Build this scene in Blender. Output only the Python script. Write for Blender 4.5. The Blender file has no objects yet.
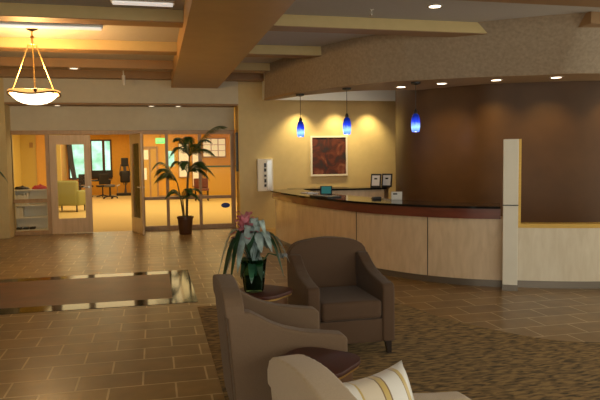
import bpy, bmesh, math, random
from mathutils import Vector, Matrix, Euler
random.seed(7)
PI = math.pi
S = bpy.context.scene
COL = S.collection
R = math.radians

# ------------------------------------------------------------------ materials
def nt(name):
    m = bpy.data.materials.new(name); m.use_nodes = True
    n = m.node_tree.nodes; b = n['Principled BSDF']
    return m, n, m.node_tree.links, b
def mat(name, col, rough=.6, metal=0., var=0., vscale=8., bump=0., bscale=60., stretch=(1,1,1), spec=.5, coat=0., emit=None, es=0., sheen=0.):
    m, n, l, b = nt(name)
    b.inputs['Base Color'].default_value = (*col, 1)
    b.inputs['Roughness'].default_value = rough
    b.inputs['Metallic'].default_value = metal
    b.inputs['Specular IOR Level'].default_value = spec
    b.inputs['Coat Weight'].default_value = coat
    b.inputs['Sheen Weight'].default_value = sheen
    if emit: b.inputs['Emission Color'].default_value = (*emit, 1); b.inputs['Emission Strength'].default_value = es
    tc = n.new('ShaderNodeTexCoord'); mp = n.new('ShaderNodeMapping'); mp.inputs['Scale'].default_value = stretch
    l.new(tc.outputs['Object'], mp.inputs['Vector'])
    if var > 0:
        t = n.new('ShaderNodeTexNoise'); t.inputs['Scale'].default_value = vscale; t.inputs['Detail'].default_value = 5
        l.new(mp.outputs[0], t.inputs['Vector'])
        r = n.new('ShaderNodeValToRGB')
        r.color_ramp.elements[0].position = .3; r.color_ramp.elements[1].position = .7
        r.color_ramp.elements[0].color = (*[c*(1-var) for c in col], 1)
        r.color_ramp.elements[1].color = (*[min(1, c*(1+var)) for c in col], 1)
        l.new(t.outputs['Fac'], r.inputs[0]); l.new(r.outputs[0], b.inputs['Base Color'])
    if bump > 0:
        t2 = n.new('ShaderNodeTexNoise'); t2.inputs['Scale'].default_value = bscale; t2.inputs['Detail'].default_value = 3
        l.new(mp.outputs[0], t2.inputs['Vector'])
        bp = n.new('ShaderNodeBump'); bp.inputs['Strength'].default_value = bump; bp.inputs['Distance'].default_value = .01
        l.new(t2.outputs['Fac'], bp.inputs['Height']); l.new(bp.outputs[0], b.inputs['Normal'])
    return m
def emis(name, col, st):
    m, n, l, b = nt(name)
    b.inputs['Base Color'].default_value = (*col, 1)
    b.inputs['Emission Color'].default_value = (*col, 1); b.inputs['Emission Strength'].default_value = st
    return m
def glass_thin(name, tint=(.97, .98, .96), gl=.12):
    m, n, l, b = nt(name)
    out = n['Material Output']; n.remove(b)
    tr = n.new('ShaderNodeBsdfTransparent'); tr.inputs[0].default_value = (*tint, 1)
    g = n.new('ShaderNodeBsdfGlossy'); g.inputs['Roughness'].default_value = .03
    f = n.new('ShaderNodeFresnel'); f.inputs[0].default_value = 1.15
    mx = n.new('ShaderNodeMixShader')
    l.new(f.outputs[0], mx.inputs[0]); l.new(tr.outputs[0], mx.inputs[1]); l.new(g.outputs[0], mx.inputs[2])
    l.new(mx.outputs[0], out.inputs[0])
    return m
def wood(name, c1, c2, rough=.35, scale=3., stretch=(1, 1, .12), coat=.2):
    m, n, l, b = nt(name)
    tc = n.new('ShaderNodeTexCoord'); mp = n.new('ShaderNodeMapping'); mp.inputs['Scale'].default_value = stretch
    l.new(tc.outputs['Object'], mp.inputs['Vector'])
    t = n.new('ShaderNodeTexNoise'); t.inputs['Scale'].default_value = scale*6; t.inputs['Detail'].default_value = 6; t.inputs['Distortion'].default_value = .6
    l.new(mp.outputs[0], t.inputs['Vector'])
    r = n.new('ShaderNodeValToRGB'); r.color_ramp.elements[0].position = .3; r.color_ramp.elements[1].position = .72
    r.color_ramp.elements[0].color = (*c1, 1); r.color_ramp.elements[1].color = (*c2, 1)
    l.new(t.outputs['Fac'], r.inputs[0]); l.new(r.outputs[0], b.inputs['Base Color'])
    b.inputs['Roughness'].default_value = rough; b.inputs['Coat Weight'].default_value = coat
    return m

M = {}
M['wall'] = mat('wall_paint', (.60, .49, .26), .8, var=.03, bump=.05, bscale=200)
M['wallup'] = mat('wall_paint_upper', (.60, .56, .44), .8, var=.03, bump=.05, bscale=200)
M['yellow'] = mat('yellow_paint', (.66, .48, .16), .75, var=.03)
M['yellow2'] = mat('pale_yellow_paint', (.68, .52, .17), .7, var=.02)
M['orange'] = mat('orange_paint', (.80, .43, .06), .7, var=.05)
M['ceil'] = mat('ceiling_white', (.50, .48, .45), .9, var=.03, vscale=30)
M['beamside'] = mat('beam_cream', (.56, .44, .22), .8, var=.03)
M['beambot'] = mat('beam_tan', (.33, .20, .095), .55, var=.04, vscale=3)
M['longbeam'] = mat('long_beam_tan', (.42, .25, .10), .45, var=.05, vscale=3)
M['fascia'] = mat('woven_wallcovering', (.35, .28, .205), .75, var=.16, vscale=22, bump=.4, bscale=90)
M['soffit'] = mat('soffit_tan', (.36, .24, .13), .6, var=.04)
M['bulk'] = mat('bulkhead_white', (.80, .80, .76), .8)
M['bronze'] = mat('bronze_wallcovering', (.075, .034, .011), .45, spec=.3, metal=.0, var=.12, vscale=2.5, bump=.1, bscale=150)
M['maple'] = wood('maple_veneer', (.62, .47, .31), (.74, .58, .41), .35, 2.2, (1, 1, .25), .3)
M['maple2'] = wood('pale_maple_veneer', (.68, .59, .45), (.78, .70, .56), .35, 2.2, (1, 1, .25), .3)
M['colwhite'] = mat('column_white', (.82, .78, .68), .5, var=.03, vscale=4)
M['cherry'] = wood('cherry_band', (.12, .026, .015), (.19, .045, .025), .3, 2, (.2, .2, 1.2), .4)
M['granite'] = mat('black_granite', (.012, .011, .011), .08, var=.5, vscale=90, spec=.13)
M['steel'] = mat('toe_kick_metal', (.20, .17, .14), .4, metal=.6)
M['gold'] = mat('gold_oak', (.68, .42, .07), .45, var=.08, stretch=(1, 1, 8))
M['doorwood'] = wood('door_maple', (.58, .40, .22), (.72, .52, .31), .4, 3, (1, 1, .1), .2)
M['framewood'] = wood('frame_oak', (.36, .21, .09), (.48, .30, .14), .4, 3, (1, 1, .2), .2)
M['basewood'] = mat('baseboard_oak', (.40, .24, .09), .5, var=.08)
M['glass'] = glass_thin('pane_glass')
M['taupe'] = mat('taupe_fabric', (.155, .096, .055), .8, var=.08, vscale=140, bump=.25, bscale=500, sheen=.1)
M['taupe_shaded'] = mat('taupe_fabric_shaded', (.088, .045, .021), .8, var=.08, vscale=140, bump=.25, bscale=500, sheen=.1)  # same taupe cloth, darkened in colour for weaker light farther from the camera
M['beige'] = mat('beige_fabric', (.46, .35, .23), .75, var=.05, vscale=140, bump=.2, bscale=500, sheen=.3)
M['darkwood'] = mat('espresso_wood', (.02, .011, .008), .3, coat=.3)
M['tabletop'] = wood('mahogany', (.05, .012, .008), (.085, .02, .012), .5, 1.5, (1, .3, 1), .0)
M['tableleg'] = wood('table_leg_wood', (.10, .045, .022), (.16, .075, .035), .35, 2, (1, 1, .2), .3)
M['brass'] = mat('brass', (.62, .40, .14), .3, metal=.9)
M['bronzemetal'] = mat('dark_bronze_metal', (.09, .045, .02), .4, metal=.7)
M['black'] = mat('black_plastic', (.012, .012, .012), .4)
M['white'] = mat('white_plastic', (.75, .73, .68), .5)
M['paper'] = mat('paper', (.78, .78, .78), .8)
M['leaf'] = mat('palm_leaf', (.035, .085, .018), .4, var=.4, vscale=6)
M['stem'] = mat('palm_cane', (.14, .10, .035), .6, var=.3, stretch=(1, 1, 6))
M['pot'] = mat('brown_pot', (.085, .035, .015), .35, var=.1)
M['soil'] = mat('potting_soil', (.03, .018, .01), .95, var=.4, vscale=60, bump=.8, bscale=80)
M['steelbright'] = mat('brushed_steel', (.62, .60, .56), .3, metal=.9)
M['chrome'] = mat('silver_trim', (.8, .78, .72), .25, metal=.6)
M['bowl'] = emis('alabaster_glow', (1.0, .80, .50), 4.5)
M['amberrim'] = emis('amber_rim_glow', (1.0, .50, .14), 1.0)
M['downlight'] = emis('downlight_glow', (1.0, .82, .58), 6.)
M['oldlight'] = emis('dim_downlight_glow', (1.0, .85, .65), 1.5)
M['strip'] = mat('light_diffuser', (.86, .86, .86), .5, emit=(1, .96, .9), es=.45)
M['exit'] = emis('exit_green', (.12, .75, .22), .9)
M['blue'] = mat('blue_sticker', (.01, .03, .30), .4)
M['green_fab'] = mat('green_upholstery', (.33, .33, .12), .8, var=.06, vscale=30)
M['red'] = mat('red_cloth', (.45, .03, .03), .8)
M['greyfab'] = mat('grey_seat', (.10, .10, .11), .7)
M['leafgrey'] = mat('silvery_leaf', (.50, .62, .62), .3, var=.45, vscale=18, coat=.35)
M['leafgreen'] = mat('bromeliad_leaf', (.03, .10, .045), .3, var=.4, vscale=18, coat=.3)
M['pink'] = mat('pink_bract', (.85, .38, .46), .5, var=.2, vscale=20)
M['paleblue'] = mat('pale_petal', (.50, .56, .62), .5, var=.15, vscale=30)
M['screen'] = emis('teal_screen', (.015, .12, .12), .5)
M['curtain'] = mat('cream_curtain', (.80, .72, .50), .8, emit=(1, .88, .6), es=.35)

def brick_mat():
    m, n, l, b = nt('brown_floor_tile')
    g = n.new('ShaderNodeNewGeometry')
    mp = n.new('ShaderNodeMapping'); mp.inputs['Location'].default_value = (.12, .02, 0)
    l.new(g.outputs['Position'], mp.inputs['Vector'])
    br = n.new('ShaderNodeTexBrick'); br.inputs['Scale'].default_value = 1
    br.inputs['Brick Width'].default_value = .46; br.inputs['Row Height'].default_value = .30
    br.inputs['Mortar Size'].default_value = .008; br.inputs['Mortar Smooth'].default_value = .2; br.inputs['Bias'].default_value = 0
    br.inputs['Color1'].default_value = (.225, .130, .044, 1); br.inputs['Color2'].default_value = (.31, .186, .062, 1)
    br.inputs['Mortar'].default_value = (.60, .47, .28, 1)
    l.new(mp.outputs[0], br.inputs['Vector'])
    t = n.new('ShaderNodeTexNoise'); t.inputs['Scale'].default_value = 5; t.inputs['Detail'].default_value = 6
    l.new(g.outputs['Position'], t.inputs['Vector'])
    mx = n.new('ShaderNodeMix'); mx.data_type = 'RGBA'; mx.blend_type = 'MULTIPLY'; mx.inputs[0].default_value = 1
    r = n.new('ShaderNodeValToRGB'); r.color_ramp.elements[0].position = .3; r.color_ramp.elements[0].color = (.72, .68, .6, 1); r.color_ramp.elements[1].position = .75; r.color_ramp.elements[1].color = (1.15, 1.1, 1.05, 1)
    l.new(t.outputs['Fac'], r.inputs[0]); l.new(br.outputs['Color'], mx.inputs[6]); l.new(r.outputs[0], mx.inputs[7])
    l.new(mx.outputs[2], b.inputs['Base Color'])
    b.inputs['Roughness'].default_value = .31
    bp = n.new('ShaderNodeBump'); bp.inputs['Strength'].default_value = .25; bp.inputs['Distance'].default_value = .004; bp.invert = True
    l.new(br.outputs['Fac'], bp.inputs['Height'])
    bp2 = n.new('ShaderNodeBump'); bp2.inputs['Strength'].default_value = .25; bp2.inputs['Distance'].default_value = .01
    l.new(t.outputs['Fac'], bp2.inputs['Height']); l.new(bp.outputs[0], bp2.inputs['Normal']); l.new(bp2.outputs[0], b.inputs['Normal'])
    return m
def carpet_mat():
    m, n, l, b = nt('patterned_carpet')
    g = n.new('ShaderNodeNewGeometry')
    mp = n.new('ShaderNodeMapping'); mp.inputs['Rotation'].default_value = (0, 0, R(118)); mp.inputs['Scale'].default_value = (10, 34, 1)
    l.new(g.outputs['Position'], mp.inputs['Vector'])
    t = n.new('ShaderNodeTexNoise'); t.inputs['Scale'].default_value = 1; t.inputs['Detail'].default_value = 3; t.inputs['Distortion'].default_value = .5
    l.new(mp.outputs[0], t.inputs['Vector'])
    r = n.new('ShaderNodeValToRGB')
    e = r.color_ramp.elements; e[0].position = .36; e[0].color = (.095, .068, .036, 1); e[1].position = .62; e[1].color = (.38, .25, .10, 1)
    k = e.new(.48); k.color = (.24, .155, .065, 1)
    l.new(t.outputs['Fac'], r.inputs[0]); l.new(r.outputs[0], b.inputs['Base Color']); b.inputs['Roughness'].default_value = .95
    return m
def slate_mat():
    m, n, l, b = nt('red_slate_inlay')
    g = n.new('ShaderNodeNewGeometry')
    t = n.new('ShaderNodeTexNoise'); t.inputs['Scale'].default_value = 3; t.inputs['Detail'].default_value = 6
    l.new(g.outputs['Position'], t.inputs['Vector'])
    r = n.new('ShaderNodeValToRGB'); r.color_ramp.elements[0].position = .3; r.color_ramp.elements[0].color = (.11, .042, .020, 1); r.color_ramp.elements[1].position = .7; r.color_ramp.elements[1].color = (.19, .075, .036, 1)
    l.new(t.outputs['Fac'], r.inputs[0]); l.new(r.outputs[0], b.inputs['Base Color']); b.inputs['Roughness'].default_value = .4
    return m
def paint_mat():
    m, n, l, b = nt('abstract_canvas')
    tc = n.new('ShaderNodeTexCoord')
    t = n.new('ShaderNodeTexNoise'); t.inputs['Scale'].default_value = 3.4; t.inputs['Detail'].default_value = 8; t.inputs['Distortion'].default_value = 1.2
    mp = n.new('ShaderNodeMapping'); mp.inputs['Location'].default_value = (4, 2, 1)
    l.new(tc.outputs['Object'], mp.inputs[0]); l.new(mp.outputs[0], t.inputs['Vector'])
    r = n.new('ShaderNodeValToRGB'); e = r.color_ramp.elements
    e[0].position = .36; e[0].color = (.018, .014, .022, 1); e[1].position = .72; e[1].color = (.22, .09, .06, 1)
    k = e.new(.50); k.color = (.06, .012, .010, 1)
    k = e.new(.60); k.color = (.13, .028, .015, 1)
    l.new(t.outputs['Fac'], r.inputs[0]); l.new(r.outputs[0], b.inputs['Base Color']); b.inputs['Roughness'].default_value = .6
    return m
def outdoor_mat():
    m, n, l, b = nt('window_daylight')
    tc = n.new('ShaderNodeTexCoord')
    t = n.new('ShaderNodeTexNoise'); t.inputs['Scale'].default_value = 2.2; t.inputs['Detail'].default_value = 6
    l.new(tc.outputs['Object'], t.inputs['Vector'])
    r = n.new('ShaderNodeValToRGB'); e = r.color_ramp.elements
    e[0].position = .35; e[0].color = (.20, .52, .30, 1); e[1].position = .62; e[1].color = (.50, .85, .66, 1)
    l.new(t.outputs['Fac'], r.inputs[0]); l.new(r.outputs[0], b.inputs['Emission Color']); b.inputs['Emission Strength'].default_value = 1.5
    b.inputs['Base Color'].default_value = (.1, .1, .1, 1)
    return m
def pendant_mat():
    m, n, l, b = nt('blue_glass_shade')
    tc = n.new('ShaderNodeTexCoord'); sx = n.new('ShaderNodeSeparateXYZ')
    l.new(tc.outputs['Object'], sx.inputs[0])
    mr = n.new('ShaderNodeMapRange'); mr.inputs[1].default_value = -.14; mr.inputs[2].default_value = .14
    l.new(sx.outputs[2], mr.inputs[0])
    t = n.new('ShaderNodeTexNoise'); t.inputs['Scale'].default_value = 14
    l.new(tc.outputs['Object'], t.inputs['Vector'])
    ad = n.new('ShaderNodeMath'); ad.operation = 'MULTIPLY_ADD'; ad.inputs[1].default_value = .25; l.new(t.outputs['Fac'], ad.inputs[0]); l.new(mr.outputs[0], ad.inputs[2])
    r = n.new('ShaderNodeValToRGB'); e = r.color_ramp.elements
    e[0].position = .12; e[0].color = (.04, .10, .95, 1); e[1].position = 1.0; e[1].color = (.0, .006, .09, 1)
    k = e.new(.38); k.color = (.30, .62, 1.0, 1)
    k = e.new(.68); k.color = (.01, .04, .65, 1)
    l.new(ad.outputs[0], r.inputs[0]); l.new(r.outputs[0], b.inputs['Emission Color']); b.inputs['Emission Strength'].default_value = 1.5
    b.inputs['Base Color'].default_value = (.01, .02, .2, 1); b.inputs['Roughness'].default_value = .15
    return m
def pillow_mat():
    m, n, l, b = nt('striped_satin')
    tc = n.new('ShaderNodeTexCoord'); sx = n.new('ShaderNodeSeparateXYZ'); l.new(tc.outputs['Object'], sx.inputs[0])
    mr = n.new('ShaderNodeMapRange'); mr.inputs[1].default_value = -.22; mr.inputs[2].default_value = .22
    l.new(sx.outputs[0], mr.inputs[0])
    r = n.new('ShaderNodeValToRGB'); r.color_ramp.interpolation = 'CONSTANT'; e = r.color_ramp.elements
    cream = (.62, .54, .42, 1); gold = (.52, .38, .12, 1); brown = (.20, .12, .05, 1); white = (.68, .66, .62, 1)
    e[0].position = 0; e[0].color = gold; e[1].position = .12; e[1].color = white
    for p, c in [(.26, gold), (.28, cream), (.48, brown), (.495, gold), (.55, brown), (.565, white), (.74, brown), (.75, gold), (.79, white), (.95, gold)]:
        k = e.new(p); k.color = c
    l.new(mr.outputs[0], r.inputs[0]); l.new(r.outputs[0], b.inputs['Base Color'])
    b.inputs['Roughness'].default_value = .3; b.inputs['Sheen Weight'].default_value = .4
    return m
M['tile'] = brick_mat(); M['carpet'] = carpet_mat(); M['slate'] = slate_mat(); M['canvas'] = paint_mat()
M['outdoor'] = outdoor_mat(); M['pendant'] = pendant_mat(); M['pillow'] = pillow_mat()
M['beigecarpet'] = mat('beige_carpet', (.66, .50, .22), .9, var=.06, vscale=40)

# ------------------------------------------------------------------ geometry helpers
class B:
    def __init__(s): s.bm = bmesh.new()
    def box(s, x0, x1, y0, y1, z0, z1, bev=0, seg=2, rot=None, mtx=None):
        bm = bmesh.new(); bmesh.ops.create_cube(bm, size=1)
        for v in bm.verts: v.co = Vector(((x0+x1)/2+v.co.x*(x1-x0), (y0+y1)/2+v.co.y*(y1-y0), (z0+z1)/2+v.co.z*(z1-z0)))
        if bev: bmesh.ops.bevel(bm, geom=bm.edges[:]+bm.verts[:], offset=bev, segments=seg, profile=.6, affect='EDGES')
        s.merge(bm, mtx); return s
    def merge(s, bm, mtx=None):
        if mtx is not None: bmesh.ops.transform(bm, matrix=mtx, verts=bm.verts)
        me = bpy.data.meshes.new('t'); bm.to_mesh(me); bm.free(); s.bm.from_mesh(me); bpy.data.meshes.remove(me)
    def prism(s, pts, z0, z1, bev=0, seg=2, mtx=None):     # polygon in XY extruded in Z
        bm = bmesh.new(); a = [bm.verts.new((x, y, z0)) for x, y in pts]; f = bm.faces.new(a)
        g = bmesh.ops.extrude_face_region(bm, geom=[f])
        for v in g['geom']:
            if isinstance(v, bmesh.types.BMVert): v.co.z = z1
        bmesh.ops.recalc_face_normals(bm, faces=bm.faces)
        if bev: bmesh.ops.bevel(bm, geom=bm.edges[:], offset=bev, segments=seg, profile=.6, affect='EDGES', clamp_overlap=True)
        s.merge(bm, mtx); return s
    def lathe(s, prof, n=28, cx=0, cy=0, cap=False, mtx=None):
        bm = bmesh.new(); rings = []
        for r, z in prof:
            rings.append([bm.verts.new((cx+r*math.cos(2*PI*i/n), cy+r*math.sin(2*PI*i/n), z)) for i in range(n)] if r > 1e-5 else [bm.verts.new((cx, cy, z))])
        for a, b in zip(rings, rings[1:]):
            for i in range(n):
                j = (i+1) % n
                if len(a) == 1 and len(b) == 1: continue
                if len(a) == 1: bm.faces.new((a[0], b[j], b[i]))
                elif len(b) == 1: bm.faces.new((a[i], a[j], b[0]))
                else: bm.faces.new((a[i], a[j], b[j], b[i]))
        bmesh.ops.recalc_face_normals(bm, faces=bm.faces)
        s.merge(bm, mtx); return s
    def tube(s, pts, r, n=8, r1=None):
        pts = [Vector(p) for p in pts]; bm = bmesh.new(); rings = []
        N = len(pts)
        for k, p in enumerate(pts):
            d = (pts[min(k+1, N-1)]-pts[max(k-1, 0)]).normalized()
            u = d.cross(Vector((0, 0, 1)))
            if u.length < 1e-3: u = Vector((1, 0, 0))
            u.normalize(); w = d.cross(u).normalized()
            rr = r if r1 is None else r+(r1-r)*k/(N-1)
            rings.append([bm.verts.new(p+u*rr*math.cos(2*PI*i/n)+w*rr*math.sin(2*PI*i/n)) for i in range(n)])
        for a, b in zip(rings, rings[1:]):
            for i in range(n): bm.faces.new((a[i], a[(i+1) % n], b[(i+1) % n], b[i]))
        bm.faces.new(rings[0]); bm.faces.new(rings[-1])
        bmesh.ops.recalc_face_normals(bm, faces=bm.faces)
        s.merge(bm); return s
    def strip(s, path, z0, z1, th):                         # curved wall following a path, th to its left
        L = offset(path, th); s.prism(path+L[::-1], z0, z1); return s
    def face(s, pts):
        s.bm.faces.new([s.bm.verts.new(p) for p in pts]); return s
    def obj(s, name, m, parent=None, loc=None, smooth=False, ang=40):
        me = bpy.data.meshes.new(name); s.bm.to_mesh(me); s.bm.free()
        me.materials.append(M[m] if isinstance(m, str) else m)
        if smooth:
            for p in me.polygons: p.use_smooth = True
            try: me.set_sharp_from_angle(angle=R(ang))
            except Exception: pass
        o = bpy.data.objects.new(name, me); COL.objects.link(o)
        if parent: o.parent = parent
        if loc: o.location = loc
        return o
def offset(path, d):
    out = []
    for i, p in enumerate(path):
        a = Vector(path[max(i-1, 0)]); b = Vector(path[min(i+1, len(path)-1)])
        t = (b-a).normalized(); out.append((p[0]-t.y*d, p[1]+t.x*d))
    return out
def smoothpath(pts, n=6):                                   # Catmull-Rom
    out = []; P = [pts[0]]+list(pts)+[pts[-1]]
    for i in range(1, len(P)-2):
        for k in range(n):
            t = k/n; a, b, c, d = (Vector(q) for q in P[i-1:i+3])
            v = .5*((2*b)+(c-a)*t+(2*a-5*b+4*c-d)*t*t+(3*b-a-3*c+d)*t**3); out.append(tuple(v))
    out.append(tuple(pts[-1])); return out
def tag(o, label, cat, group=None, kind=None):
    o['label'] = label; o['category'] = cat
    if group: o['group'] = group
    if kind: o['kind'] = kind
    return o
def thing(name, label, cat, loc=(0, 0, 0), rz=0, group=None):
    o = bpy.data.objects.new(name, None); COL.objects.link(o); o.location = loc; o.rotation_euler = (0, 0, rz)
    o.empty_display_size = .1
    return tag(o, label, cat, group)
def struct(o, label=None, cat=None):
    o['kind'] = 'structure'
    if label: o['label'] = label
    if cat: o['category'] = cat
    return o
def dup(root, loc, rz=0, label=None):
    def cp(o, par):
        c = o.copy(); COL.objects.link(c)
        if par: c.parent = par
        for ch in list(o.children): cp(ch, c)
        return c
    r = cp(root, None); r.location = loc; r.rotation_euler = (0, 0, rz)
    if label: r['label'] = label
    return r

# ------------------------------------------------------------------ camera
yaw, pit, rol = R(13.2), R(3.8), R(.73)
f = Vector((math.sin(yaw)*math.cos(pit), math.cos(yaw)*math.cos(pit), -math.sin(pit)))
r0 = Vector((math.cos(yaw), -math.sin(yaw), 0)); u0 = r0.cross(f)
r = r0*math.cos(rol)-u0*math.sin(rol); u = r0*math.sin(rol)+u0*math.cos(rol)
cd = bpy.data.cameras.new('camera'); cam = bpy.data.objects.new('camera', cd); COL.objects.link(cam)
cd.sensor_width = 36; cd.lens = 36*620/600; cd.clip_start = .05
cam.matrix_world = Matrix(((r.x, u.x, -f.x, 0), (r.y, u.y, -f.y, 0), (r.z, u.z, -f.z, 1.6), (0, 0, 0, 1)))
S.camera = cam

# ------------------------------------------------------------------ shell
ZC = 3.52; ZB = 3.36; ZS = 2.80; YW = 14.1; YG = 14.6
struct(B().box(-5.6, 9.5, -3, YG+.1, -.12, 0).obj('floor', 'tile'), 'brown running-bond tile floor with pale grout', 'floor')
cpath = smoothpath([(1.9, 6.75), (2.55, 6.3), (2.75, 5.6), (3.22, 4.75), (3.75, 4.45), (4.6, 4.3), (6.5, 4.2)], 5)
o = B().prism([(.42, -2.5), (.42, 6.75)]+cpath+[(6.5, -2.5)], 0, .006).obj('carpet', 'carpet')
struct(o, 'patterned brown and gold carpet set into the tile floor', 'carpet'); 
# floor medallion
t = thing('floor_inlay', 'reddish slate rectangle framed by polished black granite strips in tile floor', 'floor inlay', (0, 0, 0)); t['kind'] = 'structure'
B().box(-4.2, .17, 7.28, 8.88, 0, .003).obj('slate_panel', 'slate', t)
for a in [(-4.2, .17, 8.88, 9.12), (-4.2, .17, 7.0, 7.28), (.17, .44, 7.0, 9.12)]:
    B().box(*a[:4], 0, .0035).obj('granite_strip', M['granite'], t)
struct(B().box(-5.6, 9.5, -3, YG+.1, ZC, ZC+.15).obj('ceiling', 'ceil'), 'grey white flat ceiling between the beams', 'ceiling')
# front wall with wide opening
struct(B().box(-5.6, -3.0, YW, YG+.12, 0, ZC).obj('wall_left_front', 'wall'))
struct(B().box(-3.0, 1.9, YW, YW+.12, 2.86, ZC).obj('wall_upper', 'wallup'))
struct(B().box(-3.0, 1.9, YW+.12, YG+.12, 2.855, ZC).obj('trim_1', 'wallup'))
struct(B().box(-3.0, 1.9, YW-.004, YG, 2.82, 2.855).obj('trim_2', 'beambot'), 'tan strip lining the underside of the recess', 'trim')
struct(B().box(-3.0, 1.86, YG-.02, YG+.1, 2.27, 2.82).obj('wall_recess', 'wallup'))
struct(B().box(1.9, 6.3, YW, YG+.12, 0, ZC).obj('wall_back', 'wall'))
struct(B().box(-5.75, -5.6, -3, YG, 0, ZC).obj('wall_left', 'wall'))
struct(B().box(1.90, 2.32, YW-.02, YW, 0, .08).obj('baseboard_back', 'basewood'))
struct(B().box(1.885, 1.9, YW-.002, YG-.08, 0, 2.82).obj('trim_3', 'gold'), 'tan edge lining the right side of the recess', 'trim')
# curved bulkhead
FP = smoothpath([(2.23, 12.6), (2.62, 11.05), (2.96, 10.3), (3.3, 9.68), (3.8, 9.22), (4.07, 9.06), (4.45, 8.82), (4.84, 8.6), (5.63, 8.26), (6.36, 7.98), (9.4, 7.9)], 6)
FT = smoothpath([(2.26, 12.6), (2.62, 11.05), (2.92, 10.25), (3.22, 9.6), (3.62, 9.05), (3.85, 8.8), (4.2, 8.5), (4.58, 8.19), (5.45, 7.55), (6.2, 7.4), (9.4, 7.4)], 6)
def loft(a, za, b, zb, th):
    bm = bmesh.new(); a2, b2 = offset(a, th), offset(b, th)
    q = [[bm.verts.new((*p, z)) for p in path] for path, z in ((a, za), (b, zb), (b2, zb), (a2, za))]
    for k in range(4):
        r1, r2 = q[k], q[(k+1) % 4]
        for i in range(len(a)-1): bm.faces.new((r1[i], r1[i+1], r2[i+1], r2[i]))
    bm.faces.new([w[0] for w in q]); bm.faces.new([w[-1] for w in q])
    bmesh.ops.recalc_face_normals(bm, faces=bm.faces); k = B(); k.merge(bm); return k
struct(loft(FP, ZS, FT, ZC, .06).obj('trim_4', 'fascia', smooth=True), 'curved bulkhead fascia in woven brown wall covering', 'bulkhead')
BW = smoothpath([(5.72, 14.1), (5.25, 13.0), (4.87, 12.0), (4.64, 11.3), (4.56, 10.8), (4.68, 10.35), (5.0, 9.88), (5.40, 9.42), (6.16, 9.04), (7.05, 8.73), (9.4, 8.6)], 6)
IN = [(2.33, 12.6), (2.85, 11.45), (3.18, 11.0), (3.49, 10.70), (3.9, 10.5), (4.34, 10.42), (4.62, 10.40)]
# soffit ring
i0 = min(range(len(BW)), key=lambda i: (Vector(BW[i])-Vector((4.66, 10.4))).length)
sof = FP + offset(BW[i0:], .1)[::-1] + IN[::-1]
struct(B().prism(sof, ZS-.002, ZS+.04).obj('ceiling_soffit', 'soffit'), 'curved tan soffit over the reception desk', 'soffit')
struct(B().strip(BW, 0, ZC, .1).obj('wall_right', 'bronze', smooth=True), 'curved dark bronze wall behind the reception desk', 'wall')
struct(B().box(2.45, 5.75, 13.5, YW, 2.96, ZC).box(2.45, 5.75, 13.5, 13.54, 2.90, 2.96).obj('trim_5', 'bulk'), 'white boxed bulkhead over the yellow wall', 'bulkhead')
# beams
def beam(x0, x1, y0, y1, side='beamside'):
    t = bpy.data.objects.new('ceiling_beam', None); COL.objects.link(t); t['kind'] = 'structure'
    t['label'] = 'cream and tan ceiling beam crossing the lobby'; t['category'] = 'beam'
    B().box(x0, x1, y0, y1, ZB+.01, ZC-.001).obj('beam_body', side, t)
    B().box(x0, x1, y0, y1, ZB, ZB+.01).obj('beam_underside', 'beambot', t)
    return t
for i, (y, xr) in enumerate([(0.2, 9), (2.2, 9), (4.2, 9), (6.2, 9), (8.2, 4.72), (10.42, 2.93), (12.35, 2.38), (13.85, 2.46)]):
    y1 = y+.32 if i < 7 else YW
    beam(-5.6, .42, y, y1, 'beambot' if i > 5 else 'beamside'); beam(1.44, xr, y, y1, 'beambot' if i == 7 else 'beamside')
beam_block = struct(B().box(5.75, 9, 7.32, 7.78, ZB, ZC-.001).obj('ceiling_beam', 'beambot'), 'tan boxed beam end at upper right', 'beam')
struct(B().box(.42, 1.44, -3, YW, 3.2, ZC-.001).obj('ceiling_beam', 'longbeam'), 'deep wide tan beam running the length of the lobby', 'beam')

# ------------------------------------------------------------------ glazed partition
gl = thing('glazed_partition', 'oak framed glazed screen beside the open doorway in recess', 'glazed partition', (0, YG, 0)); gl['kind'] = 'structure'
def fr(x0, x1, z0, z1, d=.05): B().box(x0, x1, -d, d, z0, z1, .004, 1).obj('frame_member', 'framewood', gl)
fr(-3.08, 1.86, 2.2, 2.29)
fr(-3.08, -3.0, 0, 2.2); fr(-2.31, -2.23, 0, 2.2)
fr(-3.0, -2.31, 0, .09); fr(-3.0, -2.31, .71, .79)
fr(-.52, -.47, 0, 2.2)
for a, b in [(-.47, -.22), (1.76, 1.86)]: fr(a, b, 0, 2.2)
fr(.26, .33, 0, 2.2); fr(1.01, 1.08, 0, 2.2)
for a, b in [(-.22, .26), (.33, 1.01), (1.08, 1.76)]:
    fr(a, b, 0, .1); fr(a, b, .70, .77)
for a, b, c, d in [(-3.0, -2.31, .09, .71), (-3.0, -2.31, .79, 2.2)]+[(a, b, c, d) for a, b in [(-.22, .26), (.33, 1.01), (1.08, 1.76)] for c, d in [(.1, .70), (.77, 2.2)]]:
    B().box(a, b, -.004, .004, c, d).obj('pane', 'glass', gl)
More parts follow.
